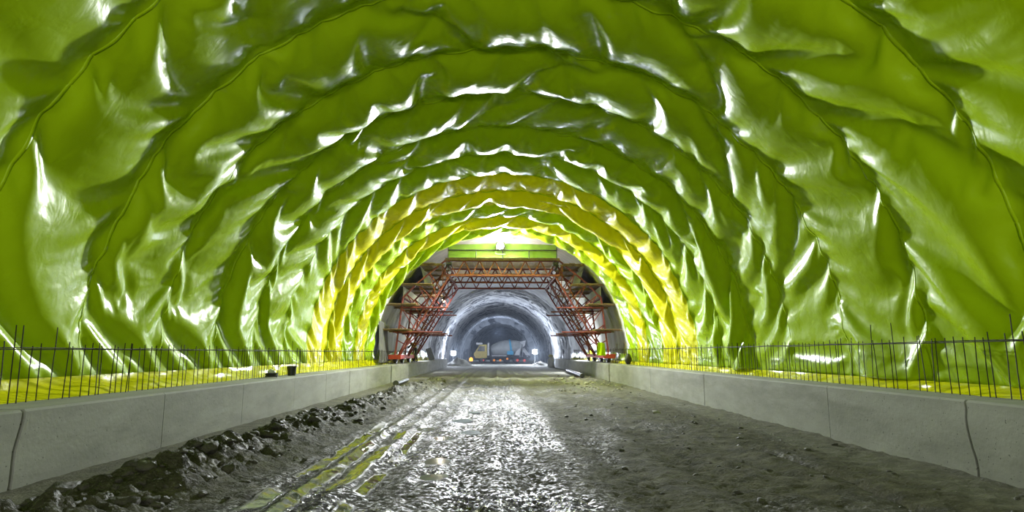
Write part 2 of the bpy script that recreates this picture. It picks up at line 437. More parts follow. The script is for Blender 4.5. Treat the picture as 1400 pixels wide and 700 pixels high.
for y in np.arange(-6, 52, 1.): ys.append(y); dr.append(.37)
steps = [(52, 131, .15, 1.3), (131.3, 215, -.85, 2.0)]
for y0, y1, d0, pitch in steps:
    y = y0
    while y < y1:
        for fr, dd in ((0, 0.), (.12, .0), (.22, .10), (.9, .12)):
            ys.append(y+fr*pitch); dr.append(d0+dd*(0 if y < 66 else 1))
        y += pitch
ys = np.array(ys); dr = np.array(dr)
o_ = np.argsort(ys, kind='stable'); ys, dr = ys[o_], dr[o_]
n = 140
U = np.linspace(0, 23, n)[:, None]
rocky = sstep(62, 72, ys)[None]
disp = (.16*fbm(U*.8, ys[None]*.5, 4)+.07*fbm(U*2.5+40, ys[None]*3, 3))*(.3+.7*rocky)
disp = disp-rocky*.34*sstep(.06, .16, fbm(U*.9+9, ys[None]*1.1, 3))*sstep(.0, .3, np.sin(ys[None]*2*PI/1.5)+.4*fbm(U*1.2, ys[None]*.2, 2))
ceiling = link('ceiling', vault(ys, dr, disp, n), M['shotcrete'], None, True)
a_ = ceiling.data.attributes.new('rocky', 'FLOAT', 'POINT'); a_.data.foreach_set('value', np.broadcast_to(rocky, (n, len(ys))).reshape(-1).astype(np.float32))
tag(ceiling, 'grey sprayed concrete tunnel vault running back beyond the red gantry', kind='structure')
# white felt rings between the membrane's end and the bare shotcrete
for k in range(6):
    y0 = 36.2+k*2.4; yy = np.linspace(y0, y0+2.42, 8)
    nn = 120; Uu = np.linspace(0, 23, nn)[:, None]
    dd = .10*fbm(Uu*.9+k*7, yy[None]*.9, 4)+.05
    dd = dd+np.where(np.linspace(0, 1, 8) > .9, .03, 0)[None]
    me = vault(yy, .37, dd, nn, .6, 'felt_sheet')
    link('felt_sheet', me, M['felt'], ceiling, True)
# rear wall of the world of the tunnel: the dark heading
MB().box((.2, 214, 3.5), (16, .6, 12)).build('wall_back', M['shotcrete'])['kind'] = 'structure'

# ------------------------------------------------------------------ floor
def floor_fields(x, y):
    wander = .35*vnoise(y*.12, y*0+3)
    xr = -3.95+.55*sstep(8, 30, y)+wander
    env = np.exp(-((x-xr)/.62)**2)*sstep(48, 26, y)
    lump = .5+.9*np.clip(fbm(x*1.5, y*1.2, 4)+.35, 0, 1)
    h = .28*env*lump+.22*env*np.abs(fbm(x*2.6, y*2.2, 5, .62))
    h = h+.035*fbm(x*1.1, y*.7, 5, .6)+.03*fbm(x*6, y*5, 4, .6)*(1-np.exp(-((x+5.4)/.5)**2))
    for cx_, w, dp in ((-2.55, .16, .03), (-2.1, .15, .028), (-1.45, .2, .03), (-.5, .25, .035), (.35, .25, .035), (1.7, .3, .03), (2.9, .3, .03)):
        xx = x-cx_-.25*vnoise(y*.09+cx_, y*0+cx_*3)
        h = h-dp*np.exp(-(xx/w)**2)+dp*.7*np.exp(-((np.abs(xx)-w*1.7)/(w*.5))**2)
        tread = np.sin((y+np.abs(xx)*1.2)*2*PI/.16)*.010*np.exp(-(xx/(w*1.3))**2)
        h = h+tread*sstep(30, 14, y)*(.4 if -2.8 < cx_ < -1.3 else 1)
    rut = x-(4.45+.12*vnoise(y*.6, y*0+8)); h = h-.17*np.exp(-(rut/.11)**2)*sstep(6, 7, y)*sstep(12.5, 9.5, y)+.07*np.exp(-((rut+.40)/.28)**2)*sstep(14, 9, y)
    h = h+.05*np.exp(-((x-3.2)/1.6)**2)*fbm(x*2.2, y*1.4, 4)
    # pale loose earth on the right near the end of the membrane
    h = h+.12*np.exp(-((x-4.2)/1.0)**2)*np.exp(-((y-33)/6)**2)*(.6+fbm(x*2, y*2, 3))
    h = h*sstep(75, 45, y)
    wet = sstep(-3.3, -2.5, x+.5*fbm(y*.4, x*.8, 3))*sstep(1.5, .3, x+.9*fbm(y*.35+9, x*.7, 3))
    wet = wet*sstep(44, 33, y+4*fbm(x*.5, y*.3, 2))
    wet = np.clip(wet*(.75+.9*fbm(x*1.3+4, y*.6, 3)), 0, 1)
    wet = np.maximum(wet, .35*sstep(0., .35, fbm(x*1.1, y*.5+30, 4))*sstep(40, 30, y)*sstep(-5.2, -4.6, x))
    wet = np.maximum(wet, .55*env*sstep(35, 25, y))
    wob = .25*vnoise(y*.09, y*0+5)
    slick = np.zeros_like(x)
    for c_, w_ in ((-2.62, .13), (-2.28, .10), (-1.95, .16), (-1.62, .10)):
        slick = np.maximum(slick, sstep(w_*1.15, w_*.4, np.abs(x-c_-wob-.06*vnoise(y*1.3, y*0+c_)))*sstep(-.12, .08, fbm(x*2+c_, y*1.1, 3))*sstep(17, 11, y))
    pale = sstep(34, 46, y+5*fbm(x*.4+7, y*.3, 3))
    pale = np.maximum(pale, .55*np.exp(-((x-4.4)/.9)**2)*np.exp(-((y-33)/7)**2))
    pale = np.maximum(pale, .22*sstep(-4.75, -5.1, x)+.25*sstep(4.9, 5.6, x))
    return h, wet, pale, slick
yy = [-6, -4, -2, 0, 1.5]; y = 2.6
while y < 60: yy.append(y); y *= 1.0062
yy += list(np.arange(61, 100, 1.5))+list(np.arange(100, 216, 5)); yy = np.array(yy)
xx = np.concatenate([np.linspace(-8.2, -6, 4), np.linspace(-5.8, 6.4, 300), np.linspace(6.6, 8.6, 4)])
Xf, Yf = np.meshgrid(xx, yy, indexing='ij')
Hf, wet, pale, slick = floor_fields(Xf, Yf)
PUD = [(630, 574, 30), (643, 590, 26), (607, 598, 38), (580, 586, 26), (597, 629, 36), (590, 650, 42), (648, 563, 16)]
puds = []
for px, py, w in PUD:
    c = ground(px, py); r = w/2*c.y/850
    puds.append((c.x, c.y, r, r*1.6))
    e = ((Xf-c.x)/r)**2+((Yf-c.y)/(r*1.6))**2
    Hf = Hf*(1-.9*np.exp(-e*.7))-.055*np.exp(-e*.9)
floor = link('floor', grid_mesh('floor', np.stack([Xf, Yf, Hf], -1)[::-1]), M['mud'], None, True)
for nm_, arr in (('wet', wet), ('pale', pale), ('slick', slick)):
    a = floor.data.attributes.new(nm_, 'FLOAT', 'POINT'); a.data.foreach_set('value', arr[::-1].reshape(-1).astype(np.float32))
tag(floor, 'wet rutted mud floor of the tunnel with tyre tracks', kind='structure')
def fh(x, y): return float(floor_fields(np.array([x]), np.array([y]))[0][0])
for i, (x, y, rx, ry) in enumerate(puds):
    b = MB(); n_ = 22
    ring = [b.bm.verts.new((x+rx*1.05*(1+.18*vnoise(np.array(k*.9+i*5), np.array(i*3.1)))*math.cos(2*PI*k/n_), y+ry*1.05*(1+.25*vnoise(np.array(k*.8+i*7), np.array(9.)))*math.sin(2*PI*k/n_), -.022)) for k in range(n_)]
    b.bm.faces.new(ring)
    o = b.build('puddle', M['water'])
    tag(o, ['small shallow puddle in the middle tyre track, second farthest of the puddles', 'thin puddle right of centre between two tyre tracks',
            'wide grey puddle beside the left wheel track, mid distance', 'leftmost puddle, in a flat smear of mud',
            'oval grey puddle in front of the wide puddle, second nearest', 'largest and nearest puddle at the left of the wet strip',
            'tiny farthest puddle on the wet gravel strip'][i], 'puddle', 'puddles in the wet mud track')

# ------------------------------------------------------------------ kerb walls cast in blocks
def jag(i, n=9, amp=.04):
    r = random.Random(i); v = [0.]
    for k in range(n): v.append((v[-1]+r.uniform(-1, 1)*amp)*.8+.012)
    return v
def kerb_block(name, x0, x1, y0, y1, z1, j0, j1, parent):
    # x0 is the face towards the road; ends follow the cracks j0, j1
    bm = bmesh.new(); nz = len(j0); b = .03 if x1 > x0 else -.03
    def end(j, y):
        f = []; r = []
        for k in range(nz):
            z = -.15+(z1+.15)*k/(nz-1)
            f.append(bm.verts.new((x0 if k < nz-1 else x0+b, y+j[k], z))); r.append(bm.verts.new((x1, y+j[k], z)))
        return f, r
    f0, r0 = end(j0, y0); f1, r1 = end(j1, y1)
    # bevelled upper edge
    e0 = bm.verts.new((x0, y0+j0[-1], z1-.03)); e1 = bm.verts.new((x0, y1+j1[-1], z1-.03))
    for k in range(nz-1):
        a0 = [f0[k], f0[k+1]] if k < nz-2 else [f0[k], e0]; a1 = [f1[k+1], f1[k]] if k < nz-2 else [e1, f1[k]]
        bm.faces.new(a0+a1); bm.faces.new((r0[k], r1[k], r1[k+1], r0[k+1]))
        bm.faces.new((f0[k], r0[k], r0[k+1])+((f0[k+1],) if k < nz-2 else (f0[k+1], e0)))
        bm.faces.new(((f1[k+1],) if k < nz-2 else (e1, f1[k+1]))+(r1[k+1], r1[k], f1[k]))
    bm.faces.new((e0, f0[-1], f1[-1], e1)); bm.faces.new((f0[-1], r0[-1], r1[-1], f1[-1])); bm.faces.new((f0[0], f1[0], r1[0], r0[0]))
    bmesh.ops.recalc_face_normals(bm, faces=bm.faces)
    me = bpy.data.meshes.new(name); bm.to_mesh(me); bm.free()
    return link(name, me, M['concrete'], parent)
def kerb(side, x0, x1, z1, ys, cracked, wide):
    w = empty('wall_left' if side < 0 else 'wall_right', ((x0+x1)/2, 0, 0), kind='structure', label=('left' if side < 0 else 'right')+' low concrete kerb wall cast in blocks along the mud road')
    for i, (a, b) in enumerate(zip(ys, ys[1:])):
        j = []
        for y in (a, b):
            j.append(jag(int(y*100)+(side < 0)) if y in cracked else [0.]*10)
        g0 = .026 if a in cracked else (.10 if a in wide else .010); g1 = .026 if b in cracked else (.10 if b in wide else .010)
        dx = random.uniform(-.006, .006); dz = random.uniform(-.004, .004)
        o = kerb_block('concrete_block', x0+dx, x1, a+g0, b-g1, z1+dz, j[0], j[1], w)
        o.matrix_parent_inverse = Matrix.Translation((-(x0+x1)/2, 0, 0))
    f = MB().box(((x0+x1)/2+.06*side, (ys[0]+ys[-1])/2, z1/2-.08), (abs(x1-x0)-.2, ys[-1]-ys[0]-.1, z1-.1)).build('joint_filler', M['joint'], w)
    f.matrix_parent_inverse = Matrix.Translation((-(x0+x1)/2, 0, 0))
    return w
ysL = [-6, 1.1, 4.4, 7.76, 11.07, 14.42, 18.0, 21.3, 24.6, 27.8, 31.0, 34.1]+[34.1+3.35*k for k in range(1, 11)]+[71.3]
ysR = [-6, 1.2, 4.8, 8.34, 12.0, 15.6, 19.24, 22.6, 26.03, 29.3, 32.5, 35.63]+[35.63+3.4*k for k in range(1, 10)]+[70]
kerb(-1, KL, -6.63, ZL, ysL, {7.76}, {34.1}); kerb(1, KR, 7.1, ZR, ysR, {8.34}, {35.63})
hz = MB().box((.2, 132, 3.6), (13.2, 160, 7.6)).build('dusty_air', M['haze'])
tag(hz, 'thin bluish dust haze hanging in the far tunnel around the mixer truck', 'haze', kind='stuff')
# ------------------------------------------------------------------ the membrane as a thing of sheets
P, C = drape()
mem = empty('waterproofing_membrane', (XC, 0, 1.1), label='wrinkled glossy yellow-green plastic waterproofing membrane lining the tunnel vault', cat='membrane')
PINV = Matrix.Translation((-XC, 0, -1.1))
dPs = np.gradient(P, axis=0); dPt = np.gradient(P, axis=1)
Nn = np.cross(dPs, dPt); Nn /= np.linalg.norm(Nn, axis=-1, keepdims=True)+1e-9
cen = np.stack([XC-P[..., 0], 0*P[..., 0], ZC+1-P[..., 2]], -1)
Nn *= np.sign((Nn*cen).sum(-1, keepdims=True))
for k in range(NSH):
    o = link('membrane_sheet', grid_mesh('membrane_sheet', P[:, k*C:(k+1)*C+1]), M['membrane_yellow' if k in LAMPLIT else 'membrane'], mem, True)
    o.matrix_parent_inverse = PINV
    if k in LAMPLIT: o['label'] = 'membrane sheet near the gantry with lamplight painted in as yellow'
    if 2 <= k <= 7:
        sb = o.modifiers.new('smooth', 'SUBSURF'); sb.levels = sb.render_levels = 1
for k in range(1, NSH):
    t = k*C; S_ = []
    wd = .35+.25*fbm(np.arange(361)*.2, np.full(361, k*5.))[:, None]
    for r_, off in ((-.3, .0), (-.3, .003), (.7, .004), (.7, .0)):
        f_ = np.clip(r_*(wd+.5), -1, 1); nb = P[:, t+(1 if r_ > 0 else -1)]
        S_.append(P[:, t]*(1-abs(f_))+nb*abs(f_)+Nn[:, t]*off)
    S_ = np.stack(S_, 1)
    o = link('weld_strip', grid_mesh('weld_strip', S_), M['membrane'], mem); o.matrix_parent_inverse = PINV
# toe aprons: yellow sheet from the vault's foot down onto the kerb
for side in (-1, 1):
    xw = XC+side*RX; xk = -6.60 if side < 0 else 7.06; zk = (ZL if side < 0 else ZR)-.01; zt = 1.22 if side < 0 else 1.12
    yv = np.arange(-1.5, 62, .12); rows = []
    for f in np.linspace(0, 1, 8):
        x = xw-side*.08+(xk-xw+side*.08)*f**1.15; z = zt+(zk-zt)*f**.8
        nz = fbm(yv*1.3, np.full_like(yv, f*3+side*9), 4)
        rows.append(np.stack([x-side*.10*nz*math.sin(PI*f), yv, z+.07*nz*math.sin(PI*f)], -1))
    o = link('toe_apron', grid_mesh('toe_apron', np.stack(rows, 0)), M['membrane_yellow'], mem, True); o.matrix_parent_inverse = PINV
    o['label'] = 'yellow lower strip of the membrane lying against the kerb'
    yv = np.arange(36.0, 62, .2); rows = []
    for f in np.linspace(0, 1, 6):
        nz = fbm(yv*.9, np.full_like(yv, f*2+side*5), 4)
        rows.append(np.stack([np.full_like(yv, xw-side*.10)-side*.10*nz, yv, 1.15+.45*f+.25*f*fbm(yv*.4, yv*0+side*3, 3)], -1))
    o = link('lower_strip', grid_mesh('lower_strip', np.stack(rows, 0)), M['membrane'], mem, True); o.matrix_parent_inverse = PINV

# ------------------------------------------------------------------ starter bars on the kerbs
bar_me = []
for v in range(4):
    r = random.Random(v); b = MB()
    pts = [(r.uniform(-.0008, .0008)*k, r.uniform(-.0008, .0008)*k, -.12+.93*k/5) for k in range(6)]
    b.path(pts, .0078, 5)
    o = b.build('reinforcing_bar', M['rebar']); bar_me.append(o.data); bpy.data.objects.remove(o)
for side in (-1, 1):
    x = -6.52 if side < 0 else 6.98; z = ZL if side < 0 else ZR
    f = empty('starter_bar_row', (x, 0, z), label='row of thin dark rebar starter bars standing on the '+('left' if side < 0 else 'right')+' kerb', cat='rebar row', group='rebar rows on the kerbs')
    y = 3.0; tops = []
    r = random.Random(20+side)
    while y < 58:
        o = bpy.data.objects.new('reinforcing_bar', r.choice(bar_me)); COL.objects.link(o); o.parent = f
        o.location = (r.uniform(-.03, .03), y, 0); o.rotation_euler = (r.gauss(0, .025), r.gauss(0, .02)-side*.0, r.uniform(0, 6))
        o.scale = (1, 1, (1.0 if side < 0 else 1.09)*(r.uniform(.95, 1.05) if r.random() > .05 else 1.3))
        y += .205*r.choice([.55, .8, 1, 1, 1.1, 1.25])
    for h_, dx in ((.745, .012), (.728, -.014)) if side < 0 else ((.80, .012), (.782, -.014)):
        pts = [(dx+r.uniform(-.01, .01), 3+1.0*k, h_+r.uniform(-.008, .008)) for k in range(56)]
        MB().path(pts, .008, 5).build('tie_bar', M['rebar'], f)
# ------------------------------------------------------------------ red truss gantry straddling the road
XG = .25
gan = empty('membrane_gantry', (XG, 42, ZL), label='red steel truss gantry on wheels straddling the road beyond the membrane', cat='gantry')
def gp(name, b, mat, parent=None, **k):
    o = b.build(name, mat, parent or gan, **k)
    if parent is None: o.matrix_parent_inverse = Matrix.Translation((-XG, -42, -ZL))
    return o
YF = (38.0, 42.0, 46.0)
OUT = [(6.45, 1.38), (6.05, 4.9), (5.2, 5.8), (3.5, 7.22)]      # outer chord: distance from the axis, height
INN = [(6.2, 1.38), (3.25, 6.25)]
def lerp(poly, t):
    L = [math.dist(a, b) for a, b in zip(poly, poly[1:])]; s = t*sum(L)
    for (a, b), l in zip(zip(poly, poly[1:]), L):
        if s <= l+1e-9: return (a[0]+(b[0]-a[0])*s/l, a[1]+(b[1]-a[1])*s/l)
        s -= l
    return poly[-1]
r = random.Random(8)
for fi, y in enumerate(YF):
    P3 = lambda p, sd, dy=0: (XG+sd*p[0], y+dy, p[1])
    for sd in (-1, 1):
        for a, b in zip(OUT, OUT[1:]): gp('outer_chord', MB().bar(P3(a, sd), P3(b, sd), .10), M['red'])
        gp('inner_chord', MB().bar(P3(INN[0], sd), P3(INN[1], sd), .10), M['red'])
        gp('middle_chord', MB().bar(P3((6.3, 1.4), sd, .12), P3((3.5, 7.2), sd, 1.6), .085), M['red'])
        n_ = 7
        for k in range(1, n_+1):
            a = lerp(OUT, k/(n_+.3)); b = lerp(INN, k/(n_+.3)); c = lerp(INN, (k-1)/(n_+.3)+.05)
            gp('brace', MB().bar(P3(a, sd), P3(b, sd), .06), M['red'])
            if k > 1: gp('brace', MB().bar(P3(a, sd), P3(c, sd), .05), M['red'])
    for z, nm_ in ((7.2, 'top_chord'), (6.3, 'bottom_chord')):
        gp(nm_, MB().bar((XG-3.55, y, z), (XG+3.55, y, z), .12), M['red'])
    nb = 7
    for k in range(nb):
        xa = XG-3.3+6.6*k/nb; xb = XG-3.3+6.6*(k+.5)/nb; xc = XG-3.3+6.6*(k+1)/nb
        gp('brace', MB().bar((xa, y, 7.2), (xb, y, 6.3), .07), M['red']); gp('brace', MB().bar((xb, y, 6.3), (xc, y, 7.2), .07), M['red'])
for sd in (-1, 1):                                            # ties between the frames
    for p in (OUT[1], OUT[2], OUT[3], lerp(INN, .33), lerp(INN, .66), INN[1]):
        gp('tie_beam', MB().bar((XG+sd*p[0], 37.9, p[1]), (XG+sd*p[0], 46.1, p[1]), .10), M['red'])
    for t0, t1 in ((.1, .42), (.42, .74), (.74, .98)):
        for y0, y1 in ((38, 42), (42, 46)):
            a, b = lerp(INN, t0), lerp(INN, t1)
            gp('side_brace', MB().bar((XG+sd*a[0], y0, a[1]), (XG+sd*b[0], y1, b[1]), .06), M['red'])
    # trolley beam and wheels on the kerb
    zk = ZL if sd < 0 else ZR
    gp('trolley_beam', MB().box((XG+sd*6.4, 42, zk+.42), (.34, 9.0, .24)), M['red_bright'])
    gp('trolley_beam', MB().box((XG+sd*6.4, 37.6, zk+.42), (.75, .25, .26)), M['red_bright'])
    for y in (37.9, 40.5, 43.5, 46.1):
        w = gp('wheel', MB().lathe([(.05, -.09), (.17, -.09), (.17, .06), (.21, .065), (.21, .09), (.05, .09)], (XG+sd*6.4, y, zk+.21), (1, 0, 0), 18), M['dark_steel'])
        gp('wheel_fork', MB().box((XG+sd*6.4-.12, y, zk+.27), (.03, .14, .22)).box((XG+sd*6.4+.12, y, zk+.27), (.03, .14, .22)), M['dark_steel'])
    # timber work platforms at four levels, with inner cross bars
    for z, xo, xi in ((6.92, 5.2, 3.7), (5.68, 6.3, 4.3), (4.46, 6.9, 5.2), (2.93, 7.15, 5.6)):
        pf = empty('work_platform', (XG+sd*(xo+xi)/2, 42, z)); pf.parent = gan; pf.matrix_parent_inverse = Matrix.Translation((-XG, -42, -ZL))
        npl = max(3, int((xo-xi)/.36)); w_ = (xo-xi)/npl
        for k in range(npl):
            MB().box((sd*(-(xo-xi)/2+(k+.5)*w_)*-1, r.uniform(-.12, .12), r.uniform(-.006, .006)+.06), (w_-.025, 8.6, .05)).build('plank', M['timber'], pf)
        for y in (-4.05, -1.4, 1.4, 4.05):
            MB().bar((-(xo-xi)/2-.15, y, 0), ((xo-xi)/2+.15, y, 0), .08, .07, (0, 1, 0)).build('bearer', M['timber'], pf)
    for y in YF:
        for z, x0, x1 in ((2.82, 3.6, 6.6), (4.3, 3.3, 6.2)):
            gp('cross_bar', MB().tube((XG+sd*x0, y-.12, z), (XG+sd*x1, y-.12, z), .045), M['red'])
    # pale sheets hung along the platforms' outer edges
    for z0, z1, x in ((5.75, 6.9, 5.1), (4.5, 5.65, 6.12)):
        yv = np.linspace(38.2, 46, 40); rows = []
        for f in np.linspace(0, 1, 7):
            rows.append(np.stack([XG+sd*(x+.10*fbm(yv*.8, yv*0+f+z0, 3)-.35*f*(z0 > 5.5)), yv, np.full_like(yv, z1+(z0-z1)*f)], -1))
        o = link('hung_sheet', grid_mesh('hung_sheet', np.stack(rows, 0)), M['pale_sheet'], gan, True); o.matrix_parent_inverse = Matrix.Translation((-XG, -42, -ZL))
        o['label'] = 'pale plastic sheet'
# top deck of boards with rail and green screen in front
dk = empty('top_deck', (XG, 42, 7.32)); dk.parent = gan; dk.matrix_parent_inverse = Matrix.Translation((-XG, -42, -ZL))
nd = 18
for k in range(nd):
    x = -3.3+6.6*(k+.5)/nd
    MB().box((x, r.uniform(-.04, .04), r.uniform(-.008, .008)), (6.6/nd-.02, 8.5, .05)).build('board', M['ply'], dk)
yv = np.linspace(-3.28, 3.28, 60); rows = []
for f in np.linspace(0, 1, 6):
    rows.append(np.stack([XG+yv, 37.25+.06*fbm(yv*1.4, yv*0+f, 3), np.full_like(yv, 7.28+.86*f)-.08*f*(yv/3.3)**2+.02*vnoise(yv*2, yv*0+2)*f], -1))
o = link('green_screen', grid_mesh('green_screen', np.stack(rows, 0)), M['screen'], gan, True); o.matrix_parent_inverse = Matrix.Translation((-XG, -42, -ZL))
o['label'] = 'pale green sheet stretched along the top deck'
gp('deck_edge', MB().box((XG, 37.7, 7.25), (7.0, .12, .14)), M['timber'])
gp('guard_rail', MB().tube((XG-3.3, 37.12, 7.72), (XG+3.3, 37.12, 7.72), .035), M['dark_steel'])
for x in (-3.28, -1.6, 0, 1.6, 3.28): gp('rail_post', MB().tube((XG+x, 37.12, 7.2), (XG+x, 37.12, 7.9 if abs(x) > 3 else 7.72), .03), M['dark_steel'])
for sd in (-1, 1):
    b = MB()
    for k in range(5): b.tube((XG+sd*(3.15+.05*k), 37.5, 6.5+.14*k), (XG+sd*(3.45-.05*k), 37.8, 6.9-.1*k), .03)
    gp('winch', b.lathe([(.02, -.15), (.2, -.15), (.2, -.12), (.12, -.12), (.12, .12), (.2, .12), (.2, .15), (.02, .15)], (XG+sd*3.25, 37.6, 6.95), (1, 0, 0), 14), M['dark_steel'])

# ------------------------------------------------------------------ lamps
def flood(name, loc, aim, size, mat, label, cat, stand=None):
    o = empty(name, loc, 0, label, cat)
    d = (Vector(aim)-Vector(loc)).normalized(); q = d.to_track_quat('Y', 'Z').to_matrix()
    b = MB(); b.box((0, 0, 0), (size, .16, size*.8), q); b.build('lamp_housing', M['dark_steel'], o, bevel=.015)
    MB().lathe([(size*.38, .08), (size*.38, .10), (size*.30, .13), (.005, .15)], (0, 0, 0), d, 24).build('lamp_lens', mat, o, True)
    if stand:
        MB().tube((0, 0, -.1), (0, 0, -loc[2]+.3), .03).build('mast', M['dark_steel'], o)
        for k in range(3):
            a = k*2*PI/3+.4
            MB().tube((0, 0, -loc[2]+.7), (.6*math.cos(a), .6*math.sin(a), -loc[2]+stand), .022).build('tripod_leg', M['dark_steel'], o)
    else:
        MB().bar((size*.5, .05, 0), (size*.5, .05, -.5), .03).bar((-size*.5, .05, 0), (-size*.5, .05, -.5), .03).bar((-size*.5, .05, -.5), (size*.5, .05, -.5), .03).build('bracket', M['dark_steel'], o)
    return o
lt = at(684, 336, 36.75)
flood('floodlight', tuple(lt), (lt.x, 10, 4), .55, M['lamp_white'], 'bright white floodlight mounted above the rail on top of the red gantry', 'floodlight')
for px, py, D, lab in ((620, 483, 84, 'white floodlight on a tripod left of the mixer truck'), (731, 481, 84, 'white floodlight on a tripod right of the mixer truck')):
    p = at(px, py, D)
    flood('tripod_floodlight', tuple(p), (p.x*.3, 0, 3), .75, M['lamp_far'], lab, 'floodlight', .02)['group'] = 'tripod floodlights by the mixer truck'
p = at(606, 411, 45.7)
o = empty('site_lamp', tuple(p), 0, 'small round lamp hanging on the left leg of the red gantry', 'lamp')
MB().ico((0, 0, 0), .13, 2).build('bulb', M['lamp_warm'], o, True)
MB().lathe([(.02, .25), (.06, .22), (.10, .13), (.16, .08)], (0, 0, 0)).build('lamp_cap', M['dark_steel'], o)
MB().tube((0, 0, .2), (-.25, .25, .5), .015).build('lamp_cable', M['black'], o)
p = at(644, 494, 93)
o = empty('warning_lamp', (p.x, p.y, 0), 0, 'glowing orange warning lamp on the ground left of the mixer truck', 'lamp')
MB().lathe([(.28, 0), (.28, .06), (.16, .08), (.13, .35), (.02, .36)], (0, 0, 0)).build('lamp_base', M['chassis'], o)
MB().lathe([(.20, .34), (.27, .42), (.26, .72), (.15, .86), (.01, .9)], (0, 0, 0)).build('lamp_globe', M['lamp_orange'], o, True)

# ------------------------------------------------------------------ concrete mixer truck standing across the road
TX, TY = at(647, 495, 95).x, 95
tr = empty('mixer_truck', (TX, TY, 0), 0, 'concrete mixer truck with a grey drum and yellow cab standing across the far road', 'truck')
# local x runs to the rear (right in the picture); the near side is -y
MB().box((4.6, 0, .95), (8.0, .9, .28)).box((4.6, 0, 1.15), (7.6, 1.2, .12)).build('chassis_frame', M['chassis'], tr)
cb = MB().prism([(.35, .75), (.1, 1.4), (.35, 1.75), (.95, 2.75), (2.05, 2.8), (2.1, .8)], -1.2, 1.2).build('cab', M['cab'], tr, bevel=.05)
MB().prism([(.62, 1.8), (1.05, 2.55), (1.75, 2.55), (1.75, 1.8)], -1.235, -1.2).build('side_window', M['glass_dark'], cb)
MB().prism([(.42, 1.84), (.885, 2.62), (.915, 2.60), (.45, 1.82)], -1.05, 1.05).build('windscreen', M['glass_dark'], cb)
MB().box((.12, 0, .95), (.14, 2.3, .35)).build('bumper', M['chassis'], cb)
MB().box((.95, -1.42, 2.2), (.12, .1, .5)).bar((.95, -1.2, 2.4), (.95, -1.42, 2.4), .03).build('mirror', M['chassis'], cb)
MB().box((.9, 0, 2.92), (.9, 1.8, .25)).build('visor', M['white_paint'], cb)
MB().box((2.27, -.3, 2.1), (.25, 1.2, 1.9)).build('air_intake', M['white_paint'], tr)
d = Vector((4.2, 0, .42)).normalized()
dr_ = MB().lathe([(.35, 0), (.75, .35), (1.0, 1.0), (1.18, 2.0), (1.2, 2.9), (1.05, 3.8), (.72, 4.7), (.62, 4.95)], (2.55, 0, 1.95), (1, 0, .13), 36).build('drum', M['drum'], tr, True)
MB().lathe([(1.205, 0), (1.235, .03), (1.235, .27), (1.205, .30)], Vector((2.55, 0, 1.95))+Vector((1, 0, .13)).normalized()*2.95, (1, 0, .13), 36).build('drum_ring', M['blue'], dr_, True)
MB().prism([(2.5, 1.2), (2.75, 1.2), (2.6, 2.1), (2.4, 2.1)], -.6, .6).build('drum_pedestal', M['chassis'], tr)
MB().prism([(6.2, 1.2), (6.9, 1.2), (7.1, 2.2), (6.6, 2.2)], -.8, .8).build('rear_pedestal', M['white_paint'], tr)
MB().prism([(7.0, 3.2), (7.9, 3.4), (7.75, 2.6), (7.3, 2.3)], -.6, .6).build('hopper', M['white_paint'], tr)
MB().bar((7.5, 0, 2.2), (8.3, -.5, 1.1), .5, .08, (0, 1, 0)).build('chute', M['white_paint'], tr)
MB().box((5.55, -1.0, 1.55), (.95, .5, .55)).build('water_tank', M['blue'], tr, bevel=.06)
MB().bar((7.0, -.95, 1.0), (7.15, -.95, 3.1), .05).bar((7.35, -.95, 1.0), (7.5, -.95, 3.1), .05).build('ladder', M['white_paint'], tr)
MB().box((3.9, -1.18, 1.12), (2.2, .06, .12)).build('side_guard', M['white_paint'], tr)
for x in (1.35, 3.0, 5.0, 6.4):
    for sd in (-1, 1):
        w = MB().lathe([(.2, -.16), (.44, -.16), (.5, -.1), (.5, .1), (.44, .16), (.2, .16)], (x, sd*1.02, .5), (0, 1, 0), 22).build('wheel', M['rubber'], tr)
        MB().lathe([(.01, -.19), (.12, -.19), (.16, -.165), (.27, -.165), (.27, .165), (.16, .165), (.12, .19), (.01, .19)], (x, sd*1.03, .5), (0, 1, 0), 14).build('hub', M['chassis'], w)
for px, py, mt, s_ in ((661, 492.5, 'lamp_red', .10), (675.5, 492.5, 'lamp_orange_dim', .14), (684, 492.5, 'lamp_orange_dim', .15), (693.5, 490.5, 'lamp_orange_dim', .13), (707.5, 492.5, 'lamp_red', .17), (717, 492.8, 'lamp_red', .17)):
    p = at(px, py, TY-1.28)
    l = MB().lathe([(s_*1.2, 0), (s_*1.2, .05), (s_, .05), (s_*.7, .10), (.005, .12)], (p.x-TX, -1.2, p.z), (0, -1, 0), 14).build('marker_lamp', M[mt], tr)
    MB().bar((p.x-TX, -1.2, p.z), (p.x-TX, -.4, max(p.z, .95)), .05).build('lamp_arm', M['chassis'], l)
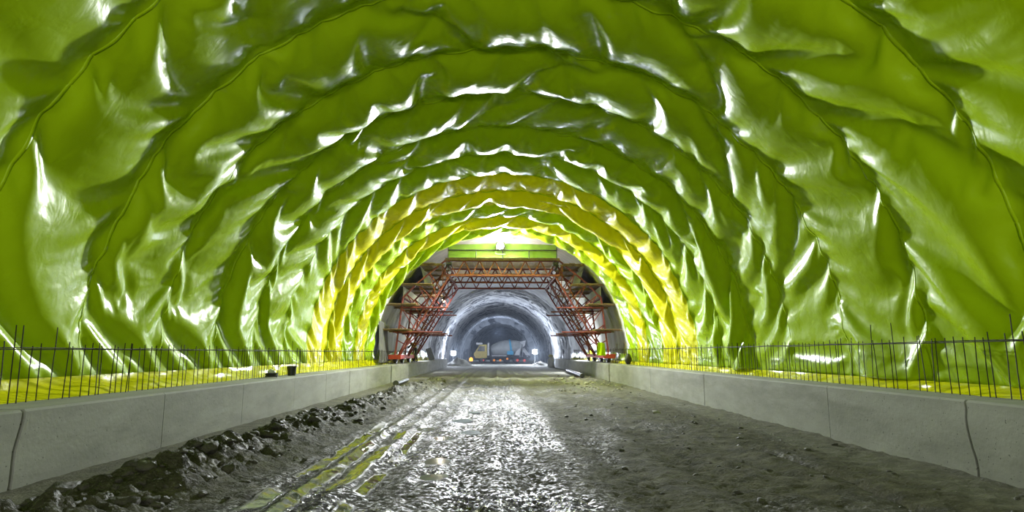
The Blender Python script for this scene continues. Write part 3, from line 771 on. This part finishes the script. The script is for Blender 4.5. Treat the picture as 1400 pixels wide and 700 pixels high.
# ------------------------------------------------------------------ mud heaps and loose stones
def clod_mesh(seed, sub=2):
    r = random.Random(seed); b = MB().ico((0, 0, 0), 1, sub, (1, r.uniform(.7, 1.1), r.uniform(.5, .8)))
    for v in b.bm.verts:
        c = v.co; k = 1+.85*float(fbm(np.array(c.x*1.7+seed), np.array(c.y*1.7+c.z*2.3), 4, .7)); v.co = c*k
    o = b.build('clod', None, None, True); me = o.data; bpy.data.objects.remove(o); return me
def heap(name, label, cat, piece, meshes, mat, n, pos, grp=None, kind=None):
    o0 = empty(name, (0, 0, 0), 0, label, cat)
    r = random.Random(hash(label) % 1000 if 0 else len(label)); pts = []
    for i in range(n):
        x, y, s = pos(r, i); pts.append((x, y, s))
    zz = floor_fields(np.array([p[0] for p in pts]), np.array([p[1] for p in pts]))[0]
    o0.location = (np.mean([p[0] for p in pts]), np.mean([p[1] for p in pts]), 0)
    for (x, y, s), z in zip(pts, zz):
        m = r.choice(meshes)
        o = bpy.data.objects.new(piece, m); COL.objects.link(o); o.parent = o0
        o.location = (x-o0.location.x, y-o0.location.y, z+s*.05); o.scale = (s, s, s*r.uniform(.7, 1)); o.rotation_euler = (r.uniform(-.3, .3), r.uniform(-.3, .3), r.uniform(0, 6.3))
        if not m.materials: m.materials.append(mat)
    return o0
cl = [clod_mesh(k) for k in range(9)]
def wr(r, i):
    y = 6.0*(36/6.0)**(r.random()**1.15); c = -3.95+.55*float(sstep(8, 30, np.array(y)))+.35*float(vnoise(np.array(y*.12), np.array(3.)))
    return c+r.gauss(0, .40), y, min(.17, r.lognormvariate(-3.1, .5))
heap('mud_windrow', 'long ridge of dark clodded mud between the left kerb strip and the wheel tracks', 'mud heap', 'mud_clod', cl, M['clod'], 280, wr)
st = [clod_mesh(40+k, 1) for k in range(6)]
heap('rubble_heap', 'pale loose earth and stones on the right of the road near the black pipe', 'rubble', 'stone', st, M['rubble'], 120, lambda r, i: (min(5.9, 4.3+r.gauss(0, .75)), 33+r.gauss(0, 4.2), r.lognormvariate(-2.75, .45)))
sk = [clod_mesh(60+k, 1) for k in range(6)]
heap('scattered_stones', 'small dark stones scattered over the muddy right half of the road', 'stones', 'stone', sk, M['clod'], 160, lambda r, i: (r.uniform(1.5, 6.0), 5.5*(30/5.5)**r.random(), min(.055, r.lognormvariate(-3.6, .5))))
def spoil(name, label, x, y, sx, sy, h, seed):
    n = 28; u, v = np.meshgrid(np.linspace(-1, 1, n), np.linspace(-1, 1, n), indexing='ij')
    e = np.clip(1-np.sqrt(u*u+v*v), 0, 1)
    z = h*e**.8*(1+.8*fbm(u*2+seed, v*2, 4))-.05
    o = link(name, grid_mesh(name, np.stack([u*sx, v*sy, z], -1)[::-1]), M['rubble'], None, True); o.location = (x, y, 0)
    return tag(o, label, 'spoil heap', 'spoil heaps under the tripod floodlights')
p = at(628, 497, 80); spoil('spoil_heap', 'low pale spoil heap at the foot of the left tripod floodlight', p.x-.1, 79, 1.9, 3.5, .95, 3)
p = at(737, 497, 82); spoil('spoil_heap', 'low pale spoil heap at the foot of the right tripod floodlight', p.x, 80, 1.3, 2.6, .5, 8)

# ------------------------------------------------------------------ things lying about
def pipe(name, a, b, r_, mat, label):
    a, b = Vector(a), Vector(b); d = b-a
    o = empty(name, a, 0, label, 'pipe')
    n_ = 14; bm = MB()
    q = d.to_track_quat('Z', 'Y').to_matrix(); L = d.length
    bm.lathe([(r_*.86, .02), (r_*.86, L-.02), (r_*.86, L), (r_, L), (r_, .0), (r_*.86, .0), (r_*.86, .02)], (0, 0, 0), d, 18).build('pipe_wall', mat, o, False)
    bm = MB().lathe([(r_*1.0, .0), (r_*1.12, .0), (r_*1.12, .18), (r_*1.0, .18)], (0, 0, 0), d, 18).build('collar', mat, o)
    return o
a = ground(541, 528); b = ground(556, 522.5)
pipe('grey_pipe', (a.x, a.y, .13), (b.x, b.y, .13), .125, M['pipe'], 'short grey pipe lying on the ground along the left kerb near its dark joint')
a = ground(796, 517); b = ground(776, 509)
pipe('black_pipe', (a.x, a.y, .15), (b.x, b.y, .15), .13, M['black'], 'long black pipe lying on the ground along the right kerb')
o = empty('bucket', (-6.22, 19.2, ZL), .4, 'square black bucket standing on the left kerb wall', 'bucket')
b = MB(); b.lathe([(.115, 0), (.135, .26), (.15, .262), (.15, .285), (.125, .285), (.108, .02), (.001, .02)], (0, 0, 0), (0, 0, 1), 16).build('bucket_body', M['black'], o)
MB().path([(.14*math.cos(t), .03, .27-.10*math.sin(t)) for t in np.linspace(0, PI, 12)], .006).build('handle', M['dark_steel'], o)
o = empty('cable_coil', (-6.25, 17.6, ZL), 0, 'dark cable coil with white film on it, on the left kerb beside the bucket', 'cable coil')
b = MB()
pts = []
for t in np.linspace(0, 6*2*PI, 140): pts.append(((.15+.015*math.sin(t*.7))*math.cos(t), (.15+.015*math.cos(t*.5))*math.sin(t), .02+.016*t/(2*PI)))
b.path(pts, .014).build('cable', M['black'], o)
b = MB().ico((0, 0, .15), .11, 3, (1, 1, .7))
for v in b.bm.verts: v.co += v.co.normalized()*.05*float(fbm(np.array(v.co.x*14), np.array(v.co.y*14+v.co.z*9), 3))
b.build('white_film', M['white_film'], o)
# leaning board, bundles and offcuts around the gantry
a = at(588.5, 493, 56)
o = empty('leaning_board', (a.x, 56, ZL), 0, 'dark board leaning on the left kerb behind the gantry', 'board')
MB().bar((.15, 0, .03), (-.25, .1, 1.05), .5, .05, (0, 1, 0)).build('board_panel', M['cloth'], o)
MB().bar((.3, .2, 0), (-.22, .15, .85), .07).build('board_strut', M['timber'], o)
o = empty('cloth_bundle', (at(753, 500, 68.6).x, 68.4, 0), 0, 'upright grey wrapped bundle with a yellowish top at the far end of the right kerb', 'bundle')
b = MB().lathe([(.30, 0), (.36, .15), (.33, .4), (.36, .65), (.34, .9), (.24, 1.03), (.25, 1.1), (.02, 1.14)], (0, 0, 0), (0, 0, 1), 20)
for v in b.bm.verts: v.co += Vector((v.co.x, v.co.y, 0))*.9*float(fbm(np.array(v.co.x*4+2), np.array(v.co.y*4+v.co.z*2), 3))
b.build('wrap', M['felt'], o, True)
b = MB().ico((0, 0, 1.24), .22, 3, (1.2, 1, .8))
for v in b.bm.verts: v.co.z += .05*float(fbm(np.array(v.co.x*9), np.array(v.co.y*9), 3))
b.build('yellow_top', simple('straw_cloth', (.45, .42, .22), .8), o, True)
MB().tube((.35, -.1, 0), (.2, 0, 1.0), .07).build('prop', M['black'], o)
# bundle of offcut membrane hung on the right leg of the gantry
a = at(822, 480, 37.4)
o = empty('membrane_offcut', (a.x, 37.4, 1.18), 0, 'folded yellow-green membrane offcut on the right foot of the gantry', 'membrane offcut')
yv = np.linspace(-.30, .30, 24); rows = []
for f in np.linspace(0, 1, 14):
    rows.append(np.stack([yv*(.7+.2*f), -.06-.14*np.sin(yv*14+f*2)*(.3+.7*f)*.5+0*yv, 1.0-.75*f+.05*fbm(yv*4, yv*0+f*3, 3)], -1))
link('offcut_sheet', grid_mesh('offcut_sheet', np.stack(rows, 0)), M['membrane'], o, True)
# grey felt curling out from behind the end of the membrane, left foot
o = empty('felt_flap', (-6.8, 36.2, ZL), 0, 'grey felt sheet hanging and curling at the left end of the membrane', 'felt')
rows = []; tv = np.linspace(0, 1, 26)
for f in np.linspace(0, 1, 22):
    # f = 0 top on the wall, 1 = curled toe lying towards the camera
    xx_ = -.10+.42*f**2.2*(1-.3*tv); zz_ = 2.6*(1-f)*(1-.25*tv)+.10+.10*tv
    rows.append(np.stack([xx_+.05*fbm(tv*5, tv*0+f*4, 3), .12+3.2*tv*(1-.25*f)-1.7*f**3*(1-tv)**2, zz_+.06*fbm(tv*4+9, tv*0+f*5, 3)], -1))
l = link('felt_fabric', grid_mesh('felt_fabric', np.stack(rows, 0)), M['felt_dark'], o, True)
md = l.modifiers.new('thick', 'SOLIDIFY'); md.thickness = .02
MB().tube((.25, -1.5, .12), (.10, -.3, .35), .05).build('rolled_edge', M['white_film'], o)
o = empty('dark_bundle', (at(859, 495, 34).x, 34, ZR), 0, 'dark rolled felt bundle on the right kerb at the end of the membrane', 'felt')
b = MB().ico((0, 0, .24), .26, 3, (.7, .8, 1))
for v in b.bm.verts: v.co += v.co*.6*float(fbm(np.array(v.co.x*4), np.array(v.co.y*4+v.co.z*3), 3))
b.build('bundle_body', M['black'], o, True)

# ------------------------------------------------------------------ worker on the left kerb beside the gantry's foot
def skin_body(name, joints, bones, mat, parent, sub=2):
    me = bpy.data.meshes.new(name); me.from_pydata([j[0] for j in joints], bones, [])
    o = bpy.data.objects.new(name, me); COL.objects.link(o)
    o.modifiers.new('skin', 'SKIN'); ss = o.modifiers.new('sub', 'SUBSURF'); ss.levels = ss.render_levels = sub
    for v, j in zip(me.skin_vertices[0].data, joints):
        v.radius = (j[1], j[1] if len(j) < 3 else j[2]); v.use_root = False
    me.skin_vertices[0].data[0].use_root = True
    dg = bpy.context.evaluated_depsgraph_get(); ev = o.evaluated_get(dg)
    nm = bpy.data.meshes.new_from_object(ev); nm.name = name
    bpy.data.objects.remove(o); nm.materials.clear(); nm.materials.append(mat)
    return link(name, nm, None, parent, True)
WX = at(566, 495, 45.2).x
wk = empty('person', (WX, 45.2, ZL), 0, 'worker in dark clothes and yellow hi-vis vest bending beside the left gantry foot', 'person')
# bending to the left (towards the leg), feet on the kerb, seen from behind and the side
J = [((.10, 0, .86), .15, .13), ((.04, .0, 1.05), .14, .12), ((-.12, -.02, 1.24), .165, .12), ((-.22, -.03, 1.34), .11, .09), ((-.28, -.04, 1.40), .06),   # pelvis, belly, chest, shoulders, neck
     ((.14, -.11, .80), .10), ((.04, -.13, .46), .068), ((.14, -.13, .09), .048), ((.03, -.14, .045), .04),                                  # left leg
     ((.16, .11, .80), .10), ((.10, .13, .46), .068), ((.24, .13, .09), .048), ((.13, .14, .045), .04),                                     # right leg
     ((-.18, -.20, 1.29), .062), ((-.32, -.25, 1.06), .048), ((-.50, -.16, .96), .034),                                                     # left arm
     ((-.18, .17, 1.29), .062), ((-.38, .22, 1.12), .048), ((-.56, .12, 1.06), .034)]                                                       # right arm
B = [(0, 1), (1, 2), (2, 3), (3, 4), (0, 5), (5, 6), (6, 7), (7, 8), (0, 9), (9, 10), (10, 11), (11, 12), (3, 13), (13, 14), (14, 15), (3, 16), (16, 17), (17, 18)]
body = skin_body('body', J, B, M['cloth'], wk)
vest = skin_body('safety_vest', [((.09, .0, .93), .168, .150), ((.03, .0, 1.07), .165, .150), ((-.12, -.02, 1.24), .195, .155), ((-.21, -.03, 1.345), .15, .13)], [(0, 1), (1, 2), (2, 3)], M['vest'], wk)
head = skin_body('head', [((-.24, -.035, 1.36), .055), ((-.30, -.042, 1.44), .062), ((-.35, -.05, 1.53), .098), ((-.37, -.05, 1.60), .085)], [(0, 1), (1, 2), (2, 3)], M['skin'], wk)
MB().ico((-.445, -.055, 1.50), .02, 1).build('nose', M['skin'], head, True)
for s in (-1, 1):
    MB().ico((-.43, -.05+s*.035, 1.54), .012, 1).build('eye', M['black'], head, True); MB().ico((-.345, -.05+s*.095, 1.52), .025, 1, (.6, .4, 1)).build('ear', M['skin'], head, True)
MB().lathe([(.15, 0), (.125, .015), (.12, .06), (.09, .11), (.04, .135), (.002, .14)], (-.37, -.05, 1.575), (-.35, 0, 1), 18).build('helmet', M['helmet'], wk, True)
for (hx, hy, hz) in ((-.50, -.16, .96), (-.56, .12, 1.06)):
    hj = [((hx, hy, hz), .03), ((hx-.06, hy, hz-.03), .036, .018)]; hb = [(0, 1)]
    for k in range(4):
        i = len(hj); o_ = (k-1.5)*.02; L = (.055, .065, .06, .045)[k]
        hj += [((hx-.09, hy+o_, hz-.04), .0095), ((hx-.09-L*.6, hy+o_, hz-.055), .0085), ((hx-.09-L*.8, hy+o_, hz-.055-L*.5), .0075)]; hb += [(1, i), (i, i+1), (i+1, i+2)]
    i = len(hj); hj += [((hx-.05, hy-.045, hz-.03), .011), ((hx-.09, hy-.055, hz-.05), .009)]; hb += [(0, i), (i, i+1)]
    skin_body('hand', hj, hb, M['skin'], wk, 1)
